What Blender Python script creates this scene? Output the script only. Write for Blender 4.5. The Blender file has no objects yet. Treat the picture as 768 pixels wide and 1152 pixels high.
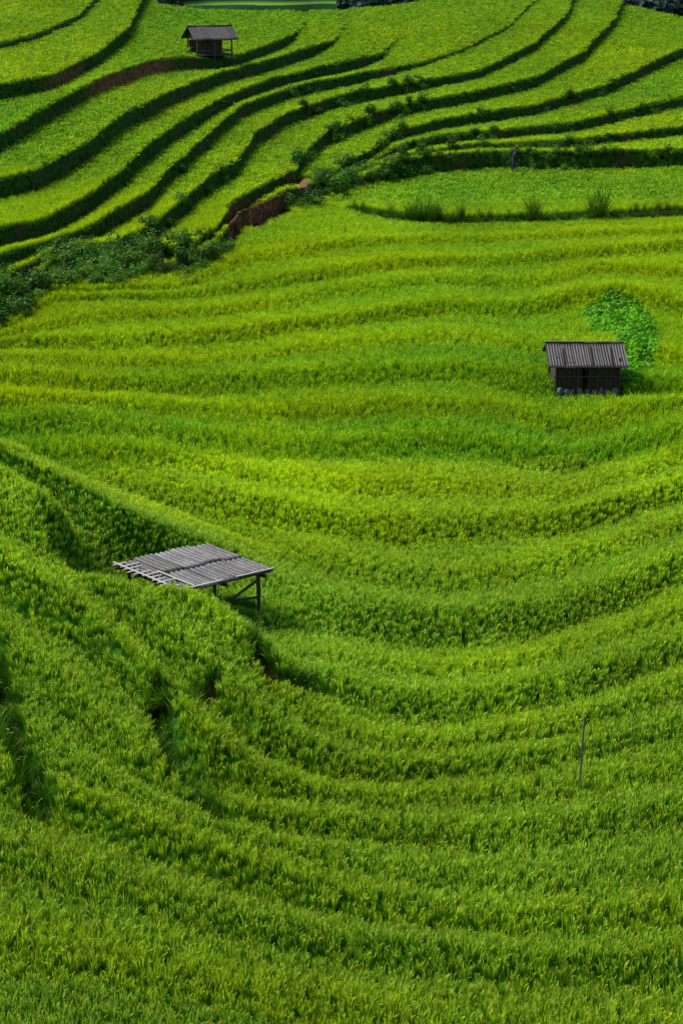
import bpy, math, random
import numpy as np
from mathutils import Vector
random.seed(7); rng=np.random.default_rng(7)
scene=bpy.context.scene
P=math.radians(16.8); FPX=2240.0
cP,sP=math.cos(P),math.sin(P)

# ------------------------------------------------------------------ helpers
def S(t):
    t=np.clip(t,0,1); return t*t*(3-2*t)
_tab=rng.random((8,256,256))
def vnoise(x,y,k=0):
    x=np.asarray(x,float)+1000.3; y=np.asarray(y,float)+1000.7
    xi=np.floor(x).astype(int); yi=np.floor(y).astype(int)
    fx=S(x-xi); fy=S(y-yi)
    T=_tab[k]
    a=T[xi%256,yi%256]; b=T[(xi+1)%256,yi%256]; c=T[xi%256,(yi+1)%256]; d=T[(xi+1)%256,(yi+1)%256]
    return (a*(1-fx)+b*fx)*(1-fy)+(c*(1-fx)+d*fx)*fy
def fbm(x,y,k=0):
    return (vnoise(x,y,k)+.5*vnoise(2.1*x,2.1*y,k+1)+.25*vnoise(4.3*x,4.3*y,k+2))/1.75
def proj(X,Y,Z):
    d=Y*cP-Z*sP; up=Y*sP+Z*cP
    return 384+FPX*X/d, 576-FPX*up/d

# ------------------------------------------------------------------ terrain definition
_py=np.array([0,10,20,26,36,46,58,70,90,110,130,150,165,180,215,260,330,600.])
_pz=np.array([-7,-12,-14.9,-15.75,-16.8,-16.75,-16.5,-16.3,-16.1,-15.95,-15.4,-14.3,-13.2,-12,-8.8,-4,3,20])
_gy=np.arange(-30,700,0.5); _gz=np.interp(_gy,_py,_pz)
_gz=np.where(_gy<0,-7-(-_gy)*-0.4,_gz)
_k=np.exp(-0.5*(np.arange(-24,25)/7.0)**2); _k/=_k.sum()
_gz=np.convolve(np.pad(_gz,24,mode='edge'),_k,mode='valid')
_cy=np.array([[-26,66],[-14,56],[-8.5,50],[-3,44.],[-0.5,40.5],[2.5,36],[8,30]],float)
def base(X,Y):
    z=np.interp(Y,_gy,_gz)
    z=z+3.5*S((Y-82)/55)*S((-X-2)/22)
    c=np.interp(X,_cy[:,0],_cy[:,1]); s=(Y-c)*0.75
    h=np.interp(X,[-30,-14,-8.5,-3,-.5,2],[4.2,3.3,2.6,1.5,.6,0])
    f=np.where(s<0,S(1+s/15),S(1-s/7.2))
    return z+h*f
K=0; W=1
LN=[
 ([(-300,1080),(0,1090),(200,1125),(400,1170),(768,1200),(1100,1190)],.3,K),
 ([(-300,960),(0,985),(200,1035),(400,1085),(600,1110),(768,1112),(1100,1080)],.45,K),
 ([(-300,850),(0,898),(120,938),(250,988),(400,1032),(600,1058),(768,1050),(1100,1000)],[(0,1.1),(250,.8),(450,.4),(768,.35)],K),
 ([(-300,720),(0,846),(60,870),(150,905),(250,945),(350,972),(500,1002),(650,1012),(768,995),(1100,930)],[(0,.3),(768,.25)],K),
 ([(-300,600),(0,745),(60,790),(110,845),(170,885),(250,918),(330,938),(430,953),(560,962),(768,932),(1100,850)],[(0,1.),(200,.9),(400,.5),(768,.45)],K),
 ([(-300,540),(0,665),(80,715),(140,765),(190,825),(230,875),(300,898),(360,908),(450,917),(600,912),(768,882),(1100,780)],[(0,1.5),(230,1.4),(380,.3),(768,.28)],K),
 ([(-300,500),(0,600),(80,652),(160,722),(230,790),(290,848),(360,880),(450,887),(600,872),(768,832),(1100,720)],[(0,.4),(280,.9),(400,.5),(768,.42)],K),
 ([(-300,480),(0,560),(80,615),(150,668),(230,718),(290,778),(330,820),(400,850),(500,855),(620,832),(768,786),(1100,680)],[(0,.1),(250,.3),(400,.28),(768,.32)],K),
 ([(-300,470),(0,540),(80,590),(150,645),(230,690),(300,740),(350,780),(420,810),(520,812),(640,788),(768,742),(1100,640)],[(0,.05),(280,.1),(400,.5),(768,.5)],K),
 ([(-300,460),(0,533),(80,575),(150,625),(230,672),(300,712),(370,745),(450,765),(550,762),(660,736),(768,698),(1100,600)],[(0,.05),(250,.05),(400,.28),(768,.3)],K),
 ([(-300,455),(0,527),(80,562),(150,602),(230,640),(300,680),(400,712),(500,720),(600,710),(700,678),(768,652),(1100,570)],[(0,.05),(200,.1),(330,.6),(500,.8),(768,.75)],K),
 ([(-300,450),(0,520),(80,548),(150,578),(230,606),(300,632),(400,660),(500,668),(620,648),(768,600),(1100,530)],[(0,.05),(200,.1),(400,.32),(768,.36)],K),
 ([(-300,447),(0,512),(100,535),(200,562),(300,590),(400,610),(500,612),(620,598),(768,562),(1100,500)],[(0,.1),(150,.25),(300,.6),(768,.6)],K),
 ([(-300,444),(0,495),(100,510),(200,530),(300,548),(400,562),(500,560),(640,562),(768,528),(1100,480)],.3,K),
 ([(-300,441),(0,478),(150,495),(300,515),(400,515),(500,510),(640,527),(768,497),(1100,460)],.6,K),
 ([(-300,438),(0,458),(150,468),(300,478),(450,470),(550,472),(640,490),(768,468),(1100,440)],.36,K),
 ([(-300,430),(0,432),(100,445),(250,445),(400,434),(520,428),(600,446),(768,442),(1100,420)],.6,K),
 ([(-300,420),(0,410),(120,418),(250,415),(400,398),(520,388),(600,396),(660,402),(768,415),(1100,400)],.36,K),
 ([(-300,410),(0,392),(120,395),(250,388),(400,365),(500,352),(580,360),(640,345),(690,340),(740,350),(768,362),(1100,370)],.65,K),
 ([(-300,405),(0,382),(100,366),(250,356),(380,336),(500,322),(600,326),(680,310),(768,318),(1100,320)],.45,K),
 ([(-300,400),(0,376),(60,342),(200,337),(330,322),(450,305),(600,298),(700,290),(768,285),(1100,290)],.42,K),
 ([(-300,396),(0,372),(60,332),(200,328),(280,300),(400,280),(550,275),(768,265),(1100,262)],.25,K),
 ([(-300,392),(0,370),(30,350),(60,328),(140,325),(210,320),(250,296),(272,268),(320,246),(360,236),(400,240),(440,247),(500,252),(620,250),(768,242),(1100,235)],[(0,0),(385,0),(410,.4),(768,.5)],W),
 ([(-300,389),(0,368),(60,325),(210,317),(250,292),(320,243),(365,230),(385,214),(430,198),(480,188),(560,182),(650,184),(768,180),(1100,170)],[(0,0),(370,0),(400,.6),(450,1.3),(768,1.1)],W),
 ([(-300,386),(0,366),(60,322),(210,315),(250,289),(320,241),(365,226),(400,200),(435,185),(475,178),(520,170),(580,168),(650,165),(768,150),(1100,120)],[(0,0),(380,0),(440,.7),(768,.7)],W),
 ([(-300,383),(0,364),(60,319),(210,311),(250,286),(320,239),(365,222),(400,196),(430,180),(460,168),(500,160),(560,155),(640,147),(768,118),(1100,90)],[(0,0),(380,0),(440,.8),(768,.8)],W),
 ([(-300,380),(0,361),(30,345),(60,316),(140,313),(210,307),(250,282),(268,258),(320,238),(362,219),(385,196),(425,174),(440,158),(500,142),(600,127),(680,104),(720,84),(768,62),(1100,30)],[(0,1.0),(240,1.2),(260,2.0),(330,2.0),(360,1.2),(450,.9),(768,.85)],W),
 ([(-300,372),(0,350),(30,335),(60,309),(140,303),(210,296),(243,270),(262,240),(300,218),(333,202),(343,182),(365,160),(410,142),(460,126),(520,114),(600,96),(655,66),(690,28),(705,-8),(768,-20),(1100,-40)],[(0,1.1),(450,1.0),(768,.85)],W),
 ([(-300,360),(0,330),(30,314),(60,298),(130,290),(175,264),(210,235),(235,210),(265,194),(287,160),(320,137),(380,117),(440,105),(480,98),(540,86),(600,56),(636,22),(652,-15),(768,-30),(1100,-50)],[(0,1.1),(430,1.0),(500,.8),(768,.8)],W),
 ([(-300,340),(0,305),(45,292),(100,268),(140,246),(168,230),(188,203),(215,178),(240,155),(270,128),(330,106),(400,92),(440,84),(475,75),(520,60),(570,34),(605,0),(640,-30),(768,-50),(1100,-60)],[(0,1.1),(400,1.05),(455,.5),(500,.35),(768,.3)],W),
 ([(-300,300),(0,275),(50,262),(100,236),(140,203),(160,180),(200,150),(250,120),(300,100),(360,84),(400,76),(430,66),(445,48),(455,10),(465,-30),(768,-70),(1100,-80)],[(0,1.2),(405,1.1),(446,.15),(450,0),(768,0)],W),
 ([(-300,250),(0,218),(40,208),(90,180),(140,140),(200,110),(250,90),(310,74),(350,61),(376,50),(388,30),(395,-20),(768,-80),(1100,-90)],[(0,1.2),(350,1.1),(386,.2),(390,0),(768,0)],W),
 ([(-300,200),(0,165),(60,128),(110,99),(170,78),(215,74),(262,74),(300,60),(330,46),(344,28),(350,-20),(420,-70),(768,-95),(1100,-100)],[(0,1.15),(320,1.0),(344,.2),(348,0),(768,0)],W),
 ([(-300,140),(0,108),(60,95),(110,70),(145,40),(160,5),(180,-30),(768,-105),(1100,-110)],1.1,W),
 ([(-300,90),(0,55),(40,45),(90,22),(120,-10),(768,-115),(1100,-125)],.5,W),
]
NL=len(LN)
GUL=[([(180,785),(186,830),(205,865),(232,890),(245,918)],12,1.1),
     ([(-8,735),(6,800),(22,850),(47,900)],16,1.2),
     ([(285,738),(312,768),(352,778)],12,.8),
     ([(200,790),(242,776)],8,.6)]
CR=np.array([(-300,470),(0,545),(100,606),(170,652),(250,706),(300,742),(340,776),(400,812),(1100,1100)],float)
PAD=None
def segdist(u,v,pts):
    d=np.full(np.shape(u),1e9)
    for (a,b),(c,e) in zip(pts[:-1],pts[1:]):
        dx,dy=c-a,e-b; t=np.clip(((u-a)*dx+(v-b)*dy)/(dx*dx+dy*dy),0,1)
        d=np.minimum(d,np.hypot(u-a-t*dx,v-b-t*dy))
    return d
VC=[(-900,-60),(0,-60),(150,-30),(178,4),(230,12),(350,17),(420,12),(480,3),(510,-40),(660,-40),(690,0),(768,22),(1200,80)]
def terr(X,Y):
    X=np.asarray(X,float); Y=np.asarray(Y,float)
    z0=base(X,Y); u,v=proj(X,Y,z0)
    _,v2=proj(X,Y+.1,base(X,Y+.1)); ppm=np.maximum((v-v2)/.1,.35)
    wob=np.where(v>256,(fbm(X/9,Y/9,0)-.5)*3.0,(fbm(X/5,Y/5,0)-.5)*1.0)*np.minimum(ppm,6)
    vv=v+wob
    ff=np.full(u.shape,1400.); fb=np.full(u.shape,-400.)
    af=np.zeros(u.shape); ab=np.zeros(u.shape); ki=np.full(u.shape,-1); kb=np.full(u.shape,NL)
    prev=None
    for i,(p,A,kind) in enumerate(LN):
        p=np.array(p,float); f=np.interp(u,p[:,0],p[:,1])
        if prev is not None: f=np.minimum(f,prev-2.5)
        prev=f
        if not np.isscalar(A):
            q=np.array(A); Ai=np.interp(u,q[:,0],q[:,1])
        else: Ai=np.full(u.shape,A)
        if kind==K: Ai=Ai*(.6+.8*vnoise(X/11+i*7.3,Y*0+i*3.1,6))
        m=f>vv
        ff=np.where(m,f,ff); af=np.where(m,Ai,af); ki=np.where(m,i,ki)
        m2=(~m)&(kb==NL)
        fb=np.where(m2,f,fb); ab=np.where(m2,Ai,ab); kb=np.where(m2,i,kb)
    t=np.clip((ff-vv)/np.maximum(ff-fb,.1),0,1)
    d=(ff-vv)/ppm; db=(vv-fb)/ppm
    isW=ki>=22
    width=(ff-fb)/ppm
    w=np.where(isW,.34,np.minimum(np.where((u<300)&(v>600),1.3,1.9),.55*width))
    full=af/2*(1-t)-ab/2*t
    off=-af/2+(full+af/2)*S(d/w)
    z=z0+off
    # spur crest with a short drop behind it
    sd=(np.interp(u,CR[:,0],CR[:,1])-vv)/ppm; fade=S((395-u)/130)*S((X+40)/14)
    z=z+fade*(.30*np.exp(-((sd+.6)/1.6)**2)-1.0*S(sd/2.2)*S(1-(sd-2)/13))
    g=np.zeros(u.shape); soil=np.zeros(u.shape)
    for j,(p,wd,dp) in enumerate(GUL):
        gd=segdist(u,v,p); m=S(1-(gd-wd*.4)/(wd*.9))
        z=z-dp*m; g=np.maximum(g,m)
        if j>=2: soil=np.maximum(soil,m)
    if PAD is not None:   # levelled patch on which the near shelter stands
        r=np.hypot((X-PAD[0])/2.7,(Y-PAD[1])/2.5); m=S((1.45-r)/.6)
        z=z+m*np.minimum(0,PAD[2]+.22*np.clip((PAD[0]-X)/2.,-1,1)-z)
    vc=np.interp(u,[a for a,b in VC],[b for a,b in VC])
    drop=np.clip(vc-v,0,140)*.5; z=z-drop-0.002*drop**2
    z=z+(fbm(X*1.1,Y*1.1,3)-.5)*.05+np.where(v>256,(fbm(X/3.5,Y/3.5,4)-.5)*.14,0)
    return dict(z=z,u=u,v=v,d=d,db=db,t=t,ki=ki,kb=kb,isW=isW,g=g,soil=soil,drop=drop,width=width,af=af,ab=ab,ppm=ppm,w=w,sd=sd,fade=fade)
def place(u,v):
    Y=np.arange(18,240,.05); z=np.full(Y.shape,-16.)
    for _ in range(4):
        X=(u-384)/FPX*(Y*cP-z*sP); z=terr(X,Y)['z']
    vv=proj(X,Y,z)[1]; i=int(np.argmax(vv<=v)); return Vector((float(X[i]),float(Y[i]),float(z[i])))
H1=place(272,698); PAD=(H1.x-1.35,H1.y+.7,H1.z+.05)

# ------------------------------------------------------------------ material helpers
def newmat(name):
    m=bpy.data.materials.new(name); m.use_nodes=True; nt=m.node_tree; nt.nodes.clear()
    out=nt.nodes.new('ShaderNodeOutputMaterial'); return m,nt,out
def N(nt,t,**kw):
    n=nt.nodes.new(t)
    for k,v in kw.items(): setattr(n,k,v)
    return n
def attr(nt,name,typ='GEOMETRY'):
    n=N(nt,'ShaderNodeAttribute'); n.attribute_name=name; n.attribute_type=typ; return n
def mixc(nt,fac,a,b,bt='MIX'):
    n=N(nt,'ShaderNodeMix'); n.data_type='RGBA'; n.blend_type=bt
    for s,v in ((n.inputs[0],fac),(n.inputs[6],a),(n.inputs[7],b)):
        if isinstance(v,(int,float)): s.default_value=v
        elif isinstance(v,tuple): s.default_value=(*v,1) if len(v)==3 else v
        else: nt.links.new(v,s)
    return n.outputs[2]
def math_(nt,op,a,b=0.):
    n=N(nt,'ShaderNodeMath',operation=op)
    for s,v in zip(n.inputs,(a,b)):
        if isinstance(v,(int,float)): s.default_value=v
        else: nt.links.new(v,s)
    return n.outputs[0]
def noise(nt,scale,detail=4,vec=None):
    n=N(nt,'ShaderNodeTexNoise'); n.inputs['Scale'].default_value=scale; n.inputs['Detail'].default_value=detail
    if vec is not None: nt.links.new(vec,n.inputs['Vector'])
    return n.outputs['Fac']
def ramp(nt,fac,lo,hi):
    n=N(nt,'ShaderNodeMapRange'); n.inputs[1].default_value=lo; n.inputs[2].default_value=hi
    nt.links.new(fac,n.inputs[0]); return n.outputs[0]
def ramp2(nt,f,lo,hi):
    n=N(nt,'ShaderNodeMapRange'); n.inputs[3].default_value=lo; n.inputs[4].default_value=hi; nt.links.new(f,n.inputs[0]); return n.outputs[0]

def leafmat(name,dark,green,yellow,tipc,panc,trans=.35,rough=.5):
    m,nt,out=newmat(name)
    tone=attr(nt,'tone','INSTANCER').outputs['Fac']; val=attr(nt,'val','INSTANCER').outputs['Fac']
    tip=attr(nt,'tip').outputs['Fac']; pan=attr(nt,'pan').outputs['Fac']
    c=mixc(nt,tone,green,yellow)
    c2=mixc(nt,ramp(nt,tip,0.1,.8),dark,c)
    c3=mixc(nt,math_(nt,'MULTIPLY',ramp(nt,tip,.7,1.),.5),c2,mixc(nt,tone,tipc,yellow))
    c4=mixc(nt,pan,c3,mixc(nt,tone,panc,tuple(min(1,x*1.4) for x in yellow)))
    v=N(nt,'ShaderNodeHueSaturation'); nt.links.new(val,v.inputs['Value']); nt.links.new(c4,v.inputs['Color'])
    col=v.outputs[0]
    b=N(nt,'ShaderNodeBsdfPrincipled'); nt.links.new(col,b.inputs['Base Color']); b.inputs['Roughness'].default_value=rough
    b.inputs['Specular IOR Level'].default_value=.08
    tr=N(nt,'ShaderNodeBsdfTranslucent'); nt.links.new(col,tr.inputs['Color'])
    mx=N(nt,'ShaderNodeMixShader'); mx.inputs[0].default_value=trans
    nt.links.new(b.outputs[0],mx.inputs[1]); nt.links.new(tr.outputs[0],mx.inputs[2]); nt.links.new(mx.outputs[0],out.inputs[0])
    return m
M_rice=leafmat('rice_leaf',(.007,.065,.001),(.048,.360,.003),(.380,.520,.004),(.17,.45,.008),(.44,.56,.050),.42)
M_weed=leafmat('weed_leaf',(.006,.028,.003),(.020,.088,.006),(.070,.17,.010),(.05,.15,.015),(.1,.1,.03),.3)
M_grass=leafmat('wild_grass_leaf',(.012,.055,.004),(.06,.24,.006),(.13,.30,.012),(.13,.27,.02),(.2,.2,.06),.3)
M_garden=leafmat('garden_leaf',(.005,.045,.002),(.050,.26,.005),(.14,.38,.006),(.09,.28,.010),(.1,.1,.03),.3)

m,nt,out=newmat('terrace_ground_soil'); M_ground=m
wall=attr(nt,'wall').outputs['Fac']; soil=attr(nt,'soil').outputs['Fac']
geo=N(nt,'ShaderNodeNewGeometry')
n1=noise(nt,.5,6,geo.outputs['Position']); n2=noise(nt,4,5,geo.outputs['Position'])
g0=mixc(nt,n2,(.006,.050,.001),(.035,.150,.002))
g1=mixc(nt,ramp(nt,n2,.35,.7),(.007,.032,.003),(.036,.105,.008))
g1=mixc(nt,ramp(nt,n1,.54,.68),g1,(.070,.042,.018))
c=mixc(nt,wall,g0,g1); c=mixc(nt,soil,c,mixc(nt,ramp(nt,n2,.3,.7),(.045,.020,.010),(.26,.12,.052)))
b=N(nt,'ShaderNodeBsdfPrincipled'); b.inputs['Roughness'].default_value=.95; b.inputs['Specular IOR Level'].default_value=.1
nt.links.new(c,b.inputs['Base Color'])
bp=N(nt,'ShaderNodeBump'); bp.inputs['Strength'].default_value=.9; bp.inputs['Distance'].default_value=.2; nt.links.new(n2,bp.inputs['Height']); nt.links.new(bp.outputs[0],b.inputs['Normal'])
nt.links.new(b.outputs[0],out.inputs[0])

def wood(name,a,b_,sc=8):
    m,nt,out=newmat(name); tc=N(nt,'ShaderNodeTexCoord')
    mp=N(nt,'ShaderNodeMapping'); mp.inputs['Scale'].default_value=(3,3,.6); nt.links.new(tc.outputs['Object'],mp.inputs['Vector'])
    n=noise(nt,sc,6,mp.outputs[0]); c=mixc(nt,n,a,b_)
    b=N(nt,'ShaderNodeBsdfPrincipled'); b.inputs['Roughness'].default_value=.85; nt.links.new(c,b.inputs['Base Color']); nt.links.new(b.outputs[0],out.inputs[0]); return m
M_wood=wood('weathered_wood',(.02,.014,.01),(.09,.068,.05))
M_dark=wood('dark_boards',(.010,.006,.004),(.07,.042,.026))
M_pale=wood('pale_batten',(.30,.29,.28),(.6,.59,.56))
M_stone=wood('stone_footing',(.06,.055,.045),(.2,.18,.15),3)
def roofmat(name,a,b_,c_,rf):
    m,nt,out=newmat(name); tc=N(nt,'ShaderNodeTexCoord'); oi=N(nt,'ShaderNodeObjectInfo')
    n=noise(nt,2.5,8,tc.outputs['Object']); n2=noise(nt,14,5,tc.outputs['Object'])
    c=mixc(nt,ramp(nt,n,.35,.65),a,b_); c=mixc(nt,math_(nt,'MULTIPLY',ramp(nt,n2,.5,.7),.6),c,c_)
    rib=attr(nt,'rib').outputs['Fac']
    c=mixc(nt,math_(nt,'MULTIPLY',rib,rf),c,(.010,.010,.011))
    v=N(nt,'ShaderNodeHueSaturation'); nt.links.new(c,v.inputs['Color']); nt.links.new(ramp2(nt,oi.outputs['Random'],.5,1.45),v.inputs['Value'])
    b=N(nt,'ShaderNodeBsdfPrincipled'); b.inputs['Roughness'].default_value=.6; nt.links.new(v.outputs[0],b.inputs['Base Color']); nt.links.new(b.outputs[0],out.inputs[0]); return m
M_roofA=roofmat('fibre_cement_roof',(.045,.045,.052),(.11,.11,.12),(.26,.26,.275),.88)
M_roofB=roofmat('old_grey_roof',(.016,.014,.016),(.034,.031,.033),(.060,.053,.050),.55)

# ------------------------------------------------------------------ mesh helpers
def link(o,parent=None):
    scene.collection.objects.link(o)
    if parent: o.parent=parent
    return o
def mesh_obj(name,V,Fc,mats,parent=None,attrs=None,smooth=False,linkit=True,midx=None):
    me=bpy.data.meshes.new(name); me.from_pydata([tuple(map(float,p)) for p in V],[],Fc)
    for mt in mats: me.materials.append(mt)
    if attrs:
        for k,a in attrs.items():
            at=me.attributes.new(k,'FLOAT','POINT'); at.data.foreach_set('value',np.asarray(a,np.float32))
    if smooth: me.polygons.foreach_set('use_smooth',[True]*len(me.polygons))
    me.update(); o=bpy.data.objects.new(name,me)
    if linkit: link(o,parent)
    return o
def empty(name,loc):
    o=bpy.data.objects.new(name,None); o.location=loc; o.empty_display_size=.3; return link(o)

# ------------------------------------------------------------------ terrain sheet (fan of columns)
us=np.concatenate([np.arange(-900,-150,12),np.arange(-150,920,2.0),np.arange(920,1680,12)])
a=(us-384)/FPX
Ys=np.concatenate([np.arange(6,18,.5),np.arange(18,60,.15),np.arange(60,82,.2),np.arange(82,190,.2),np.arange(190,262,.5)])
AA,YY=np.meshgrid(a,Ys)
XX=AA*(YY*cP+16*sP)
sh=XX.shape
T=terr(XX.ravel(),YY.ravel())
V=np.stack([XX.ravel(),YY.ravel(),T['z']],1).astype(np.float32)
nr,nc=sh
idx=np.arange(nr*nc).reshape(nr,nc)
q=np.stack([idx[:-1,:-1],idx[:-1,1:],idx[1:,1:],idx[1:,:-1]],-1).reshape(-1,4)
me=bpy.data.meshes.new('terraced_ground')
me.vertices.add(len(V)); me.vertices.foreach_set('co',V.ravel())
me.loops.add(q.size); me.loops.foreach_set('vertex_index',q.ravel().astype(np.int32))
me.polygons.add(len(q)); me.polygons.foreach_set('loop_start',np.arange(0,q.size,4,dtype=np.int32))
me.update(calc_edges=True); me.validate()
def earthband(T):
    e=np.zeros(T['u'].shape)
    for (u0,v0,ru,rv) in ((292,246,34,13),(262,264,9,12),(110,92,50,12),(165,80,34,7),(338,214,12,12)):
        e=np.maximum(e,S(1.5-np.hypot((T['u']-u0)/ru,(T['v']-v0)/rv)))
    return e
wm=((T['isW'])&(T['d']<.6)&(T['af']>.05))|((T['kb']>=22)&(T['db']<.35)&(T['ab']>.05))
bk=wm|np.isin(T['ki'],[26,25,24])&(T['u']<350)
soilv=np.maximum(T['soil'],earthband(T)*bk)
for k,arr in (('wall',np.maximum(wm.astype(float),T['g'])),('soil',soilv)):
    at=me.attributes.new(k,'FLOAT','POINT'); at.data.foreach_set('value',arr.astype(np.float32))
me.materials.append(M_ground); me.polygons.foreach_set('use_smooth',np.ones(len(me.polygons),bool))
ground=link(bpy.data.objects.new('terraced_ground',me))

# ------------------------------------------------------------------ plants (instanced masses)
def clump(name,n,h,spread,width,seg,npan,mat,rbase=.06,seed=0,leanr=(.15,1.),pw=2.0):
    r=random.Random(seed); V=[];Fc=[];tip=[];pan=[]
    def strip(b,az,lean,hh,w,droop,ispan):
        ca,sa=math.cos(az),math.sin(az); i0=len(V); tw=r.uniform(-.7,.7)
        wx,wy=-math.sin(az+tw),math.cos(az+tw)
        for k in range(seg+1):
            s=k/seg; rad=lean*s**1.6; z=hh*(s-droop*s**3)
            if ispan: ww=w*(.25 if s<.55 else 1.0)*(1 if k<seg else .5)
            else: ww=w*(1-.85*s**2)*(.6+.4*min(1,s*4))
            x=b[0]+ca*rad; y=b[1]+sa*rad
            V.append((x-wx*ww/2,y-wy*ww/2,z)); V.append((x+wx*ww/2,y+wy*ww/2,z+(.3*ww if ispan else 0)))
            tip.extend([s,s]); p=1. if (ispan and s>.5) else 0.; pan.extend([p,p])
        for k in range(seg):
            j=i0+2*k; Fc.append((j,j+1,j+3,j+2))
    for _ in range(n):
        az=r.uniform(0,6.283); rr=rbase*math.sqrt(r.random()); a2=r.uniform(0,6.283)
        ln=spread*r.uniform(*leanr)
        strip((rr*math.cos(a2),rr*math.sin(a2)),az,ln,h*r.uniform(.6,1.05),width*r.uniform(.7,1.2),.05+.3*ln/spread*r.random(),False)
    for _ in range(npan):
        az=r.uniform(0,6.283); rr=rbase*math.sqrt(r.random())
        strip((rr*math.cos(az),rr*math.sin(az)),az,spread*r.uniform(.4,1.0),h*r.uniform(1.05,1.25),width*pw,r.uniform(.28,.42),True)
    return mesh_obj(name,V,Fc,[mat],attrs={'tip':tip,'pan':pan},linkit=False)
def bush(name,n,rx,rz,leaf,mat,seed=0):
    r=random.Random(seed); V=[];Fc=[];tip=[];pan=[]
    blobs=[(r.uniform(-.5,.5)*rx,r.uniform(-.5,.5)*rx,r.uniform(.2,.7)*rz,r.uniform(.35,.65)) for _ in range(6)]
    for _ in range(n):
        bx,by,bz,br=r.choice(blobs)
        d=Vector((r.gauss(0,1),r.gauss(0,1),r.gauss(0,1))).normalized()*(r.random()**.4)
        p=Vector((bx+d.x*br*rx,by+d.y*br*rx,max(.02,bz+d.z*br*rz*.9)))
        nrm=(d+Vector((r.uniform(-.6,.6),r.uniform(-.6,.6),r.uniform(0,1.)))).normalized()
        t1=nrm.orthogonal().normalized(); t2=nrm.cross(t1); an=r.uniform(0,6.28)
        e1=t1*math.cos(an)+t2*math.sin(an); e2=nrm.cross(e1); L=leaf*r.uniform(.6,1.3)
        i=len(V); V+= [p-e1*L*.6,p+e2*L*.28,p+e1*L*.6,p-e2*L*.28]; Fc.append((i,i+1,i+2,i+3))
        s=min(1,.25+p.z/rz*.7+r.uniform(-.15,.15)); tip.extend([max(0,s)]*4); pan.extend([0]*4)
    return mesh_obj(name,V,Fc,[mat],attrs={'tip':tip,'pan':pan},linkit=False)
def coll(name,objs):
    c=bpy.data.collections.new(name)
    for o in objs: c.objects.link(o)
    return c
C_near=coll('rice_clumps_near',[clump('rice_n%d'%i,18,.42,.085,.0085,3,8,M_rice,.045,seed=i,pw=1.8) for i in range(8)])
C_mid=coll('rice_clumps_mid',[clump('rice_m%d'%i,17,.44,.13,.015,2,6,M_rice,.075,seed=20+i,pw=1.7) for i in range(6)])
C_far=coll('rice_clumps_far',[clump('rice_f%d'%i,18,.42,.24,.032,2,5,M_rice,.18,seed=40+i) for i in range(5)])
C_weed=coll('weed_tufts',[bush('weed_%d'%i,90,.38,.5,.13,M_weed,i) for i in range(3)]+[clump('weedg_%d'%i,22,.6,.4,.035,3,0,M_weed,.15,seed=60+i) for i in range(2)])
C_shrub=coll('shrub_forms',[bush('shrub_%d'%i,420,.8,1.1,.15,M_weed,30+i) for i in range(4)])
C_grass=coll('wild_grass_forms',[clump('tallgrass_%d'%i,60,1.0,.60,.014,5,3,M_grass,.20,seed=80+i) for i in range(4)])
C_garden=coll('garden_forms',[bush('gard_%d'%i,90,.32,.32,.13,M_garden,90+i) for i in range(4)])

def scatter(name,pts,C,nvar,scl,tone,val,tilt=.12,mat=None):
    n=len(pts); me=bpy.data.meshes.new(name); me.vertices.add(n); me.vertices.foreach_set('co',np.asarray(pts,np.float32).ravel())
    rot=np.stack([rng.normal(0,tilt,n),rng.normal(0,tilt,n),rng.uniform(0,6.283,n)],1)
    for k,t,arr,f in (('rot','FLOAT_VECTOR',rot,'vector'),('scl','FLOAT_VECTOR',scl,'vector'),('tone','FLOAT',np.clip(tone,0,1),'value'),('val','FLOAT',val,'value')):
        at=me.attributes.new(k,t,'POINT'); at.data.foreach_set(f,np.asarray(arr,np.float32).ravel())
    at=me.attributes.new('idx','INT','POINT'); at.data.foreach_set('value',rng.integers(0,nvar,n).astype(np.int32))
    if mat: me.materials.append(mat)
    o=link(bpy.data.objects.new(name,me))
    ng=bpy.data.node_groups.new(name+'_scatter','GeometryNodeTree')
    ng.interface.new_socket('Geometry',in_out='INPUT',socket_type='NodeSocketGeometry'); ng.interface.new_socket('Geometry',in_out='OUTPUT',socket_type='NodeSocketGeometry')
    gi=ng.nodes.new('NodeGroupInput'); go=ng.nodes.new('NodeGroupOutput'); ip=ng.nodes.new('GeometryNodeInstanceOnPoints')
    ci=ng.nodes.new('GeometryNodeCollectionInfo'); ci.inputs['Collection'].default_value=C; ci.inputs['Separate Children'].default_value=True; ci.inputs['Reset Children'].default_value=True
    def na(nm,dt):
        x=ng.nodes.new('GeometryNodeInputNamedAttribute'); x.data_type=dt; x.inputs['Name'].default_value=nm
        return x.outputs['Attribute']
    er=ng.nodes.new('FunctionNodeEulerToRotation')
    L=ng.links.new
    L(gi.outputs[0],ip.inputs['Points']); L(ci.outputs[0],ip.inputs['Instance']); ip.inputs['Pick Instance'].default_value=True
    L(na('idx','INT'),ip.inputs['Instance Index']); L(na('rot','FLOAT_VECTOR'),er.inputs[0]); L(er.outputs[0],ip.inputs['Rotation']); L(na('scl','FLOAT_VECTOR'),ip.inputs['Scale'])
    L(ip.outputs[0],go.inputs[0])
    md=o.modifiers.new('scatter','NODES'); md.node_group=ng
    return o
H2=place(660,440); H3=place(242,71); PO=place(650,892); PE=place(577,196)
print('SITES',H1,H2,H3,PO,PE)
GARD=[(655,345),(688,332),(722,342),(738,368),(738,402),(715,438),(700,438),(700,400),(690,382),(662,378)]
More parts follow.
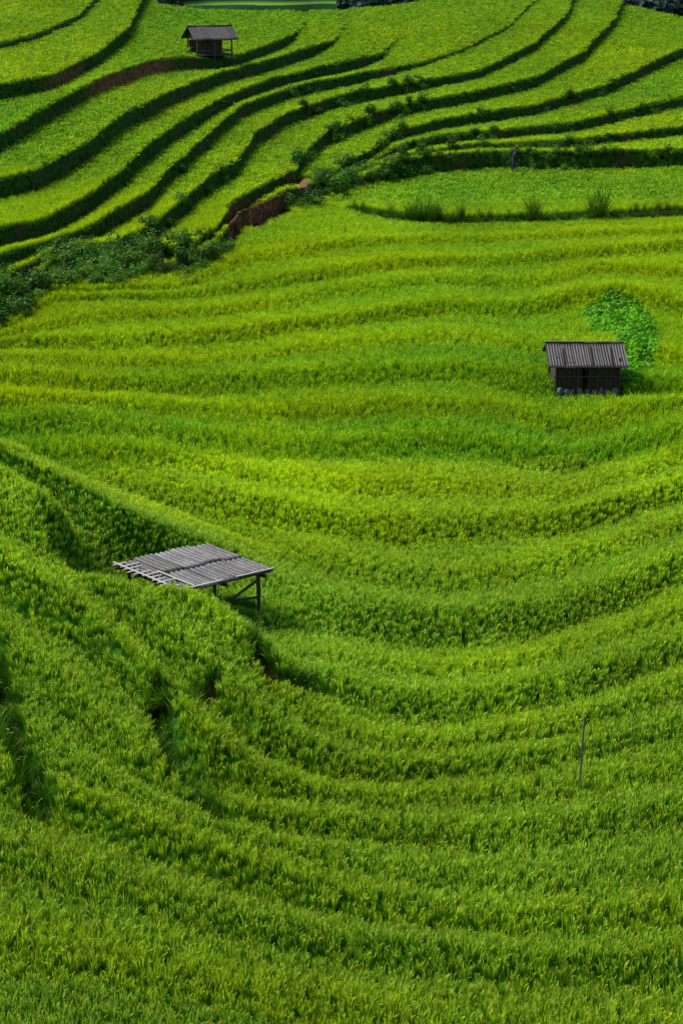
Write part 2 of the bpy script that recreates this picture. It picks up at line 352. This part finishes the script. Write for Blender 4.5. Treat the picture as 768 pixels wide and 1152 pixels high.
def inpoly(u,v,poly):
    ins=np.zeros(u.shape,bool); n=len(poly)
    for i in range(n):
        x1,y1=poly[i]; x2,y2=poly[(i+1)%n]
        c=((y1>v)!=(y2>v))&(u<(x2-x1)*(v-y1)/((y2-y1) if y2!=y1 else 1e-9)+x1); ins^=c
    return ins
def cand(y0,y1,sp,jit,um=170,row=0):
    ww=(384+um)/FPX*(y1*cP+16*sP)
    gx=np.arange(-ww,ww,sp); gy=np.arange(y0,y1,sp); X,Y=np.meshgrid(gx,gy); X=X.ravel();Y=Y.ravel()
    X=X+rng.uniform(-jit,jit,X.size)*sp; Y=Y+rng.uniform(-jit,jit,Y.size)*sp
    hw=(384+um)/FPX*(Y*cP+16*sP); k=np.abs(X)<hw; X=X[k];Y=Y[k]
    T=terr(X,Y)
    if row>0:
        dn=np.round(T['d']/row)*row; Y=Y+np.clip((dn-T['d'])*.7,-row,row); T=terr(X,Y)
    return X,Y,T
trand=rng.uniform(-.5,.5,NL+3)
def hutex(X,Y):
    m=np.zeros(X.shape,bool)
    for p,x0,x1,y0,y1 in ((H1,-1.3,.35,-.15,1.2),(H2,-1.35,1.3,-1.1,2.4),(H3,-2.2,2.3,-1.6,3.2)):
        m|=(X>p.x+x0)&(X<p.x+x1)&(Y>p.y+y0)&(Y<p.y+y1)
    return m
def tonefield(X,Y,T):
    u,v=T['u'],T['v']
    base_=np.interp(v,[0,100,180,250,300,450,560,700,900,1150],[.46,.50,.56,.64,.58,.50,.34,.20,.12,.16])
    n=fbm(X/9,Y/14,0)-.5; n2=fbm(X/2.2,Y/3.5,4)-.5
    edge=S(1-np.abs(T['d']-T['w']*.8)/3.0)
    tn=base_+n*.7+n2*.3+trand[T['ki']+1]*.28+.26*edge-.20*T['t']  # yellower terrace edges; also paints light-to-dark bands across each terrace into the tone
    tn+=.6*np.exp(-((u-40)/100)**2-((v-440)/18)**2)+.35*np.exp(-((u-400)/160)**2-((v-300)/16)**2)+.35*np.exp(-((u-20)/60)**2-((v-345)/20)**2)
    tn-=.50*T['fade']*S((T['sd']+.3)/1.)*S(1-(T['sd']-3)/9)  # shade behind the spur crest, painted into the rice tone
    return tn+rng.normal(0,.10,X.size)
def rice(name,y0,y1,sp,C,nv,row,s0,sh_):
    X,Y,T=cand(y0,y1,sp,.38,row=row)
    keep=(T['g']<.35)&(T['drop']<6)&~hutex(X,Y)&~inpoly(T['u'],T['v'],GARD)
    wallz=(T['isW']&(T['d']<.5)&(T['af']>.05))|((T['kb']>=22)&(T['db']<.3)&(T['ab']>.05))
    narrow=T['isW']&(T['width']<1.6)&(T['af']>.05)
    keep&=~wallz&~narrow&~((earthband(T)>.3)&(T['u']>240)&(T['ki']>=22))
    keep&=(fbm(X*.9,Y*.9,5)>.13)
    X=X[keep];Y=Y[keep];T={k:v[keep] for k,v in T.items()}
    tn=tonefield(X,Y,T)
    hgt=sh_*(.91+.18*fbm(X/1.6,Y/1.6,2)+rng.normal(0,.10,X.size))
    scl=np.stack([s0*rng.uniform(.8,1.25,X.size),s0*rng.uniform(.8,1.25,X.size),hgt],1)
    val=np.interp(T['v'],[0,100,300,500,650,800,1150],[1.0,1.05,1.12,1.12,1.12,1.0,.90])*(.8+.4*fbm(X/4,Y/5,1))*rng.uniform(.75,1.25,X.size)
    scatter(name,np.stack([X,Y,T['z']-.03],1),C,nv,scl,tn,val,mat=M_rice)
    return len(X)
n1_=rice('rice_crop',19,60,.132,C_near,8,.15,1.0,1.0)
n2_=rice('rice_crop',60,112,.185,C_mid,6,0,1.0,1.05)
n3_=rice('rice_crop',112,240,.36,C_far,5,0,1.0,1.0)
print('RICE',n1_,n2_,n3_)

# weeds along terrace risers
X,Y,T=cand(78,235,.30,.45)
k=(((T['isW'])&(T['d']<.55)&(T['af']>.05))|((T['kb']>=22)&(T['db']<.3)&(T['ab']>.05)))&(T['drop']<8)&~hutex(X,Y)
nz=fbm(X/4,Y/4,2); k&=(rng.random(X.size)<np.clip(.35+(nz-.35)*2.2,.2,.95))
k&=~((earthband(T)>.3)&(rng.random(X.size)<.95))
X=X[k];Y=Y[k];z=T['z'][k]; s=(.3+.7*np.clip(nz[k]-.25,0,1))*rng.uniform(.6,1.3,X.size)
scatter('terrace_bank_weeds',np.stack([X,Y,z-.05],1),C_weed,5,np.stack([s,s,s],1),rng.uniform(0,1,X.size),rng.uniform(.8,2.0,X.size),.25,M_weed)
print('WEED',X.size)
# shrubs on the big banks
X,Y,T=cand(76,200,.5,.45)
nz=fbm(X/3.5,Y/3.5,5); u=T['u'];v=T['v']; ki=T['ki']
narrow=T['isW']&(T['width']<2.8)&(ki>=22)&(v>95)
den=np.where(narrow&(u<450),1.1,0)+np.where(narrow&(u>=450)&(v>140),.5,0)
near=(T['isW']&(T['d']<1.0))|((T['kb']>=22)&(T['db']<.6))
den+=np.where(near&np.isin(ki,[22,23])&(u>400)&(v<205),.8,0)
den+=np.where(near&np.isin(ki,[24,25,26])&(u>330)&(u<768),.22,0)
den+=np.where(near&np.isin(ki,[26,27,28])&(u>330)&(u<480)&(v>95),.55,0)
den+=np.where(near&np.isin(ki,[27,28])&(u<300)&(v>180),.4,0)
den+=np.where((ki>=22)&(ki<=27)&(u<250)&(v>285)&(v<345),.45,0)
den*=np.clip((nz-.24)*5,0.1,1.2)
kk=(rng.random(X.size)<den)&~((earthband(T)>.08)&(u>240))&~((u>250)&(u<335)&(v>240)&(v<285))
X=X[kk];Y=Y[kk];z=T['z'][kk]; s=rng.uniform(.25,1.0,X.size)*(.6+.8*nz[kk])*np.where(u[kk]>480,.7,1)
scatter('bank_shrubs',np.stack([X,Y,z-.1],1),C_shrub,4,np.stack([s,s,s*rng.uniform(.7,1.2,X.size)],1),rng.uniform(0,1,X.size),rng.uniform(.6,1.9,X.size),.15,M_weed)
print('SHRUB',X.size)
# row of tall grass along the lower right field edge
X,Y,T=cand(95,125,.28,.45)
near=((T['ki']==22)&(T['d']<.45))|((T['kb']==22)&(T['db']<.5))
k=near&(T['u']>392)&(rng.random(X.size)<.7)
X=X[k];Y=Y[k];T={a_:b_[k] for a_,b_ in T.items()}
s=.5+.45*rng.random(X.size)+.9*np.exp(-((T['u']-598)/7)**2)+1.3*np.exp(-((T['u']-672)/8)**2)+.7*np.exp(-((T['u']-480)/30)**2)
scatter('field_edge_grass',np.stack([X,Y,T['z']],1),C_grass,4,np.stack([s*.8,s*.8,s],1),rng.uniform(0,.5,X.size),rng.uniform(.3,.9,X.size),.1,M_grass)
# wild grass in the near gullies
X,Y,T=cand(24,60,.13,.45,um=60)
k=(T['g']>.12)&(T['soil']<.5)&(rng.random(X.size)<.6)
X=X[k];Y=Y[k];T={a_:b_[k] for a_,b_ in T.items()}
s=rng.uniform(.3,.75,X.size)
scatter('gully_grass',np.stack([X,Y,T['z']],1),C_grass,4,np.stack([s,s,s*1.15],1),rng.uniform(.1,.9,X.size),rng.uniform(.5,1.2,X.size),.25,M_grass)
# leafy garden bed beside the right hut
X,Y,T=cand(60,100,.22,.4)
k=inpoly(T['u'],T['v'],GARD)&~((np.abs(X-H2.x)<1.3)&(Y<H2.y+2.2))
X=X[k];Y=Y[k];z=T['z'][k]; s=rng.uniform(.5,1.15,X.size)
scatter('vegetable_garden',np.stack([X,Y,z],1),C_garden,4,np.stack([s,s,s],1),rng.uniform(0,1,X.size),rng.uniform(.7,1.7,X.size),.1,M_garden)

# ------------------------------------------------------------------ huts
def beam(name,p,q,w,h,mat,parent):
    p=Vector(p);q=Vector(q); d=(q-p); L=d.length; d.normalize()
    up=Vector((0,0,1)) if abs(d.z)<.9 else Vector((0,1,0))
    s=d.cross(up).normalized(); t=s.cross(d)
    V=[];nn=4
    for k in range(nn+1):
        c=p+d*L*k/nn+s*random.uniform(-.01,.01)*(w/.08); ww=w*random.uniform(.88,1.05)
        for (i,j) in ((-1,-1),(-.6,-1.25),(1,-1),(1.2,0),(1,1),(0,1.2),(-1,1),(-1.2,0)): V.append(c+s*ww/2*i*.85+t*h/2*j*.85)
    F=[]
    for k in range(nn):
        for i in range(8): a_=k*8+i; b_=k*8+(i+1)%8; F.append((a_,b_,b_+8,a_+8))
    F.append(tuple(range(7,-1,-1))); F.append(tuple(range(nn*8,nn*8+8)))
    return mesh_obj(name,V,F,[mat],parent)
def sheet(name,o,ea,eb,nr_,amp,mat,parent,seg=6,sag=.015):
    o=Vector(o);ea=Vector(ea);eb=Vector(eb); n=ea.cross(eb).normalized(); n=n if n.z>0 else -n
    na_=nr_*6; V=[];rib=[]
    for lay in (0,1):
        for j in range(seg+1):
            for i in range(na_+1):
                ph=i/na_*nr_*2*math.pi; w=math.cos(ph)
                V.append(o+ea*(i/na_)+eb*(j/seg)+n*(amp*w-lay*.008-sag*math.sin(math.pi*j/seg)*random.uniform(.7,1.)))
                rib.append(max(0,-w)**1.0)
    F=[];m_=na_+1; off=(seg+1)*m_
    for j in range(seg):
        for i in range(na_):
            a_=j*m_+i; F.append((a_,a_+1,a_+1+m_,a_+m_)); F.append((off+a_,off+a_+m_,off+a_+1+m_,off+a_+1))
    for i in range(na_):
        F.append((i,off+i,off+i+1,i+1)); a_=seg*m_+i; F.append((a_,a_+1,off+a_+1,off+a_))
    for j in range(seg):
        a_=j*m_; F.append((a_,a_+m_,off+a_+m_,off+a_)); a_=j*m_+na_; F.append((a_,off+a_,off+a_+m_,a_+m_))
    return mesh_obj(name,V,F,[mat],parent,attrs={'rib':rib},smooth=True)

# near shelter
E=empty('corrugated_roof_shelter',H1)
Rr=Vector((.74,.50,1.12)); Bb=Vector((-1.40,-.78,1.00)); Tt=Vector((-.97,1.9,1.34)); 
eBR=Rr-Bb; eBL=Tt-Rr
nsh=5
for r_ in range(2):
    for i in range(nsh):
        o=Bb+eBR*(i/nsh)+eBL*(0 if r_==0 else .5)+Vector((0,0,.012*r_+random.uniform(0,.02)))
        o=o-eBL*random.uniform(0,.04)
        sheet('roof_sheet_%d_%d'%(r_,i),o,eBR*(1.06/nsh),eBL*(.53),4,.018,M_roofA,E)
for i in range(4):
    f=.04+.3*i; beam('purlin_%d'%i,Bb+eBL*f-eBR*.04-Vector((0,0,.06)),Rr+eBL*f+eBR*.03-Vector((0,0,.06)),.06,.06,M_wood,E)
for i,f in enumerate((.08,.5,.92)):
    beam('rafter_%d'%i,Bb+eBR*f-Vector((0,0,.13)),Bb+eBR*f+eBL-Vector((0,0,.13)),.08,.08,M_wood,E)
for i in range(12):
    f=.03+.082*i; p=Bb+eBL*f-eBR*random.uniform(.02,.09)+Vector((0,0,.05)); beam('pale_batten_%d'%i,p,p+eBR*random.uniform(.08,.22),.05,.03,M_pale,E)
beam('pale_edge_front',Bb+Vector((-.03,-.03,.05)),Bb+eBR*.45+Vector((0,-.03,.05)),.06,.03,M_pale,E)
beam('pale_edge_right',Bb+eBR*.6+Vector((0,-.03,.05)),Rr+Vector((0.02,-.03,.05)),.05,.03,M_pale,E)
beam('pale_edge_left',Bb-eBR*.01+Vector((0,0,.06)),Bb+eBL-eBR*.01+Vector((0,0,.06)),.05,.03,M_pale,E)
beam('pale_lath',Bb+eBR*.16+eBL*.02+Vector((0,0,.05)),Bb+eBR*.15+eBL*.55+Vector((0,0,.05)),.05,.03,M_pale,E)
for i,(fa,fb_) in enumerate(((.9,.08),(.42,.08),(.9,.92),(.1,.92),(.08,.1))):
    t=Bb+eBR*fa+eBL*fb_-Vector((0,0,.15)); g=terr(np.array([H1.x+t.x]),np.array([H1.y+t.y]))['z'][0]-H1.z-.2
    beam('post_%d'%i,(t.x,t.y,min(g,t.z-.1)),t,.1,.1,M_wood,E)
t1=Bb+eBR*.9+eBL*.08-Vector((0,0,.25)); t2=Bb+eBR*.42+eBL*.08
beam('brace',(t2.x,t2.y,.25),t1,.06,.06,M_wood,E)
beam('low_rail',(t2.x-.3,t2.y,.42),(t1.x,t1.y,.42),.06,.06,M_wood,E)
beam('low_rail_side',(t2.x,t2.y,.5),(t2.x-.6,t2.y+1.2,.6),.06,.06,M_wood,E)

# right-hand shed
E=empty('wooden_shed',H2)
w_,dp,hw_=2.2,1.9,.93
x0,x1=-w_/2,w_/2
for side,(pa,pb) in enumerate((((x0,0),(x1,0)),((x1,0),(x1,dp)),((x0,dp),(x1,dp)),((x0,0),(x0,dp)))):
    n=12
    for i in range(n):
        f0=i/n; f1=(i+.92)/n
        a_=Vector((pa[0]+(pb[0]-pa[0])*f0,pa[1]+(pb[1]-pa[1])*f0,-.15)); b_=Vector((pa[0]+(pb[0]-pa[0])*f1,pa[1]+(pb[1]-pa[1])*f1,-.15))
        if side==0 and i in (5,): continue
        d=(b_-a_).normalized(); nrm=Vector((-d.y,d.x,0))*.02; top=hw_+(.12 if side in (0,2) else random.uniform(.15,.3))+random.uniform(-.03,.03)
        Vv=[a_-nrm,b_-nrm,b_+nrm,a_+nrm]; Vv+= [p+Vector((0,0,top+.15)) for p in Vv]
        mesh_obj('wall_board_%d_%d'%(side,i),Vv,[(3,2,1,0),(4,5,6,7),(0,1,5,4),(1,2,6,5),(2,3,7,6),(3,0,4,7)],[M_dark],E)
for i,x in enumerate((x0-.03,-.35,.35,x1+.03)): beam('front_post_%d'%i,(x,-.06,-.2),(x,-.06,hw_+.08),.07,.07,M_wood,E)
beam('front_rail',(x0-.1,-.09,.54),(x1+.1,-.09,.53),.05,.05,M_wood,E); beam('wall_plate',(x0-.2,-.07,hw_+.1),(x1+.2,-.07,hw_+.08),.08,.08,M_wood,E)
for i in range(9): 
    cx=x0+.1+i*w_/9+random.uniform(-.05,.05); r0=random.uniform(.08,.14); hz=random.uniform(.08,.16); Vv=[];Ff=[]
    for kz,(zz,rs) in enumerate(((-.15,1.),(.02,1.1),(hz*.8,.8),(hz,.4))):
        for j in range(7): an=j/7*6.283; Vv.append((cx+r0*rs*math.cos(an)*random.uniform(.85,1.1),-.17+r0*rs*math.sin(an),zz))
    for kz in range(3):
        for j in range(7): a_=kz*7+j; b_=kz*7+(j+1)%7; Ff.append((a_,b_,b_+7,a_+7))
    Ff.append(tuple(range(21,28))); mesh_obj('footing_stone_%d'%i,Vv,Ff,[M_stone],E)
ns=6; ez,rz=.92,1.52
for i in range(ns):
    xa=-1.42+2.78*i/ns; dx=2.78/ns*1.07
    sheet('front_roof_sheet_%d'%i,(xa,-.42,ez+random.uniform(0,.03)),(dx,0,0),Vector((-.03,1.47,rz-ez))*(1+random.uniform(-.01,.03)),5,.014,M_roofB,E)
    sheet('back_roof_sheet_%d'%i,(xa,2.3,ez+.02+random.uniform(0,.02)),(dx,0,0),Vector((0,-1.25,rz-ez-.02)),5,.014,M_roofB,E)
beam('ridge_cap',(-1.45,1.05,rz+.05),(1.36,1.05,rz+.05),.12,.03,M_stone,E)
for i,x in enumerate((-.9,.1,.8)): beam('roof_weight_%d'%i,(x,-.3,ez+.12),(x+.02,.8,rz-.03),.05,.04,M_wood,E)

# upper shed on the hill
E=empty('open_hill_hut',H3); E.rotation_euler=(0,0,math.radians(22))
wx,dy,he,hr=2.9,2.6,1.7,2.7
for i,(x,y) in enumerate([(a_,b_) for a_ in (-wx/2,0,wx/2) for b_ in (0,dy)]): beam('post_%d'%i,(x,y,-.5),(x,y,he+.1),.13,.13,M_wood,E)
for i,z_ in enumerate((.45,.8)):
    beam('rail_f%d'%i,(-wx/2,-.02,z_),(wx/2,-.02,z_),.08,.08,M_wood,E); beam('rail_r%d'%i,(wx/2,0,z_),(wx/2,dy,z_),.08,.08,M_wood,E)
for i in range(13):
    x=-wx/2+.1+i*.21; mesh_obj('back_board_%d'%i,[(x,dy-.03,-.3),(x+.19,dy-.03,-.3),(x+.19,dy+.02,-.3),(x,dy+.02,-.3),(x,dy-.03,1.6),(x+.19,dy-.03,1.55),(x+.19,dy+.02,1.55),(x,dy+.02,1.6)],[(3,2,1,0),(4,5,6,7),(0,1,5,4),(1,2,6,5),(2,3,7,6),(3,0,4,7)],[M_dark],E)
mesh_obj('floor',[(-wx/2,.1,.4),(wx/2,.1,.4),(wx/2,dy-.1,.4),(-wx/2,dy-.1,.4),(-wx/2,.1,.46),(wx/2,.1,.46),(wx/2,dy-.1,.46),(-wx/2,dy-.1,.46)],[(3,2,1,0),(4,5,6,7),(0,1,5,4),(1,2,6,5),(2,3,7,6),(3,0,4,7)],[M_dark],E)
beam('plate_f',(-wx/2-.3,0,he+.08),(wx/2+.3,0,he+.08),.12,.12,M_wood,E); beam('plate_b',(-wx/2-.3,dy,he+.08),(wx/2+.3,dy,he+.08),.12,.12,M_wood,E)
for i in range(5):
    xa=-wx/2-.45+(wx+.9)*i/5; dx=(wx+.9)/5*1.05
    sheet('roof_front_%d'%i,(xa,-.55,he-.05+random.uniform(0,.04)),(dx,0,0),(0,dy/2+.55,hr-he+.05),4,.02,M_roofB,E)
    sheet('roof_back_%d'%i,(xa,dy+.55,he-.05),(dx,0,0),(0,-dy/2-.55,hr-he+.05),4,.02,M_roofB,E)
beam('ridge',(-wx/2-.5,dy/2,hr+.03),(wx/2+.5,dy/2,hr+.03),.16,.06,M_wood,E)
for s_ in (-1,1):
    x=s_*(wx/2+.02); mesh_obj('gable_%d'%(s_+1),[(x,-.1,he),(x,dy+.1,he),(x,dy/2,hr-.1),(x+.04,-.1,he),(x+.04,dy+.1,he),(x+.04,dy/2,hr-.1)],[(0,1,2),(5,4,3),(0,3,4,1),(1,4,5,2),(2,5,3,0)],[M_dark],E)

# thin field pole
E=empty('wooden_pole',PO)
beam('pole_shaft',(0,0,-.3),(.07,0,1.62),.042,.042,M_stone,E)
beam('pole_tie',(.045,-.03,1.4),(.085,.03,1.46),.05,.045,M_wood,E)

# ------------------------------------------------------------------ farmer stooping in the rice
def plain(name,c):
    m,nt,out=newmat(name); b=N(nt,'ShaderNodeBsdfPrincipled'); b.inputs['Roughness'].default_value=.8
    n=noise(nt,12,3); nt.links.new(mixc(nt,n,tuple(x*.7 for x in c),c),b.inputs['Base Color']); nt.links.new(b.outputs[0],out.inputs[0]); return m
E=empty('farmer',PE)
J=[(0,0,.88),(.02,0,1.1),(.06,0,1.32),(.10,-.02,1.43),(.13,-.03,1.5),
   (.06,-.19,1.30),(.14,-.26,1.06),(.28,-.20,.92),(.06,.19,1.30),(.16,.26,1.06),(.30,.18,.94),
   (-.0,-.10,.84),(.05,-.12,.46),(-.02,-.13,.06),(.12,-.14,.03),(0,.10,.84),(-.06,.12,.46),(-.14,.13,.06),(.0,.14,.03)]
Ed=[(0,1),(1,2),(2,3),(3,4),(2,5),(5,6),(6,7),(2,8),(8,9),(9,10),(0,11),(11,12),(12,13),(13,14),(0,15),(15,16),(16,17),(17,18)]
Rd=[.15,.14,.16,.06,.055,.075,.05,.035,.075,.05,.035,.11,.075,.045,.04,.11,.075,.045,.04]
me=bpy.data.meshes.new('body'); me.from_pydata(J,Ed,[]); o=link(bpy.data.objects.new('body',me),E); me.materials.append(plain('dark_indigo_cloth',(.02,.022,.04)))
md=o.modifiers.new('skin','SKIN')
for i,r_ in enumerate(Rd): me.skin_vertices[0].data[i].radius=(r_,r_)
me.skin_vertices[0].data[0].use_root=True
o.modifiers.new('sub','SUBSURF').render_levels=2
def lathe(name,prof,c,mat,parent,n=14):
    Vv=[];Ff=[]
    for (r_,z_) in prof:
        for j in range(n): an=j/n*6.283185; Vv.append((c[0]+r_*math.cos(an),c[1]+r_*.9*math.sin(an),c[2]+z_))
    for k_ in range(len(prof)-1):
        for j in range(n): a_=k_*n+j; b_=k_*n+(j+1)%n; Ff.append((a_,b_,b_+n,a_+n))
    return mesh_obj(name,Vv,Ff,[mat],parent,smooth=True)
skin=plain('skin',(.35,.2,.13))
lathe('head',[(.02,-.12),(.06,-.10),(.085,-.03),(.095,.03),(.08,.09),(.04,.12),(.0,.125)],(.17,-.03,1.58),skin,E)
lathe('nose',[(.018,-.02),(.014,.0),(.004,.02)],(.265,-.03,1.57),skin,E,6)
lathe('headscarf',[(.10,.02),(.105,.06),(.09,.11),(.05,.145),(.0,.155)],(.165,-.03,1.58),plain('scarf_cloth',(.03,.02,.03)),E)
for s_,(hx,hy,hz) in enumerate(((.30,-.19,.89),(.32,.17,.91))):
    me=bpy.data.meshes.new('hand')
    pts=[(hx,hy,hz)];ed=[];rad=[.03]
    for f_ in range(5):
        i=len(pts); dyf=(f_-2)*.02; pts+= [(hx+.05,hy+dyf,hz-.02),(hx+.09-.01*abs(f_-2),hy+dyf*1.2,hz-.05)]; ed+=[(0,i),(i,i+1)]; rad+=[.011,.008]
    me.from_pydata(pts,ed,[]); ho=link(bpy.data.objects.new('hand_%d'%s_,me),E); me.materials.append(skin); ho.modifiers.new('skin','SKIN')
    for i,r_ in enumerate(rad): me.skin_vertices[0].data[i].radius=(r_,r_)

# ------------------------------------------------------------------ distant valley side
def far(Xd,Yd):
    zd=np.interp(Yd,[262,330,520,600,900,1600],[-60,-80,-85,-70,40,260])+60*(fbm(Xd/160,Yd/200,1)-.5)*S((Yd-420)/300)+14*(fbm(Xd/30,Yd/30,3)-.5)*S((Yd-420)/200)
    st=4.0; zt=np.floor(zd/st)*st+st*S((zd/st-np.floor(zd/st)-.6)/.4)
    tm=S((1.0-np.hypot((Xd+28)/34,(Yd-680)/220))*5)
    return zd*(1-tm)+zt*tm,tm
st=4.0
xs=np.linspace(-700,700,300); ys=np.concatenate([np.linspace(262,520,60),np.linspace(530,1600,240)])
Xd,Yd=np.meshgrid(xs,ys); zd,tm=far(Xd,Yd)
Vd=np.stack([Xd.ravel(),Yd.ravel(),zd.ravel()],1); nr,nc=Xd.shape; idx=np.arange(nr*nc).reshape(nr,nc)
qd=np.stack([idx[:-1,:-1],idx[:-1,1:],idx[1:,1:],idx[1:,:-1]],-1).reshape(-1,4)
m,nt,out=newmat('far_forest_slope'); fld=attr(nt,'field').outputs['Fac']; geo=N(nt,'ShaderNodeNewGeometry')
na1=noise(nt,.05,8,geo.outputs['Position']); c=mixc(nt,ramp(nt,na1,.35,.65),(.005,.014,.012),(.012,.028,.020))  # bluish green slope colour stands in for distance haze
sx=N(nt,'ShaderNodeSeparateXYZ'); nt.links.new(geo.outputs['Position'],sx.inputs[0])
fr=math_(nt,'FRACT',math_(nt,'DIVIDE',sx.outputs[2],st)); c2=mixc(nt,ramp(nt,fr,.05,.3),(.12,.25,.05),(.015,.05,.015))
c=mixc(nt,fld,c,c2); b=N(nt,'ShaderNodeBsdfPrincipled'); b.inputs['Roughness'].default_value=1; b.inputs['Specular IOR Level'].default_value=0
nt.links.new(c,b.inputs['Base Color']); nt.links.new(b.outputs[0],out.inputs[0])
mesh_obj('distant_hills',Vd,[tuple(int(i) for i in f) for f in qd],[m],attrs={'field':tm.ravel()},smooth=True)
M_far=leafmat('distant_tree_leaf',(.006,.020,.018),(.016,.042,.036),(.030,.065,.045),(.03,.07,.045),(.1,.1,.03),.1)  # bluish leaf colours, haze painted into the far trees
C_ft=coll('distant_tree_forms',[bush('dtree_%d'%i,160,1.,1.2,.35,M_far,130+i) for i in range(3)])
n=9000; X=rng.uniform(-260,260,n); Y=rng.uniform(540,1000,n); z,tm=far(X,Y); k=tm<.3
X,Y,z=X[k],Y[k],z[k]; s=rng.uniform(3.5,8,X.size)
scatter('distant_forest',np.stack([X,Y,z-.5],1),C_ft,3,np.stack([s,s,s],1),rng.uniform(0,1,X.size),rng.uniform(.6,1.5,X.size),.1,M_far)

# ------------------------------------------------------------------ light, sky, camera
w=bpy.data.worlds.new('World'); scene.world=w; w.use_nodes=True; nt=w.node_tree
bg=nt.nodes['Background']; sky=nt.nodes.new('ShaderNodeTexSky'); sky.sky_type='NISHITA'; sky.sun_disc=False
SE,SA=math.radians(48),math.radians(-62)
sky.sun_elevation=SE; sky.sun_rotation=SA; sky.air_density=1.2; sky.dust_density=3
nt.links.new(sky.outputs[0],bg.inputs[0]); bg.inputs[1].default_value=.15
sl=bpy.data.lights.new('sun','SUN'); sl.energy=4.5; sl.angle=math.radians(22); sl.color=(1,.96,.86)
so=link(bpy.data.objects.new('sun',sl))
dirv=Vector((math.sin(SA)*math.cos(SE),math.cos(SA)*math.cos(SE),math.sin(SE)))
so.rotation_euler=dirv.to_track_quat('Z','Y').to_euler(); so.location=(-30,20,40)
cam=bpy.data.cameras.new('camera'); co=link(bpy.data.objects.new('camera',cam)); scene.camera=co
co.location=(0,0,0); co.rotation_euler=(math.pi/2-P,0,0)
cam.sensor_fit='VERTICAL'; cam.sensor_height=36; cam.sensor_width=24; cam.lens=70; cam.clip_end=4000; cam.clip_start=.5
scene.view_settings.view_transform='Standard'; scene.view_settings.look='None'; scene.view_settings.exposure=0
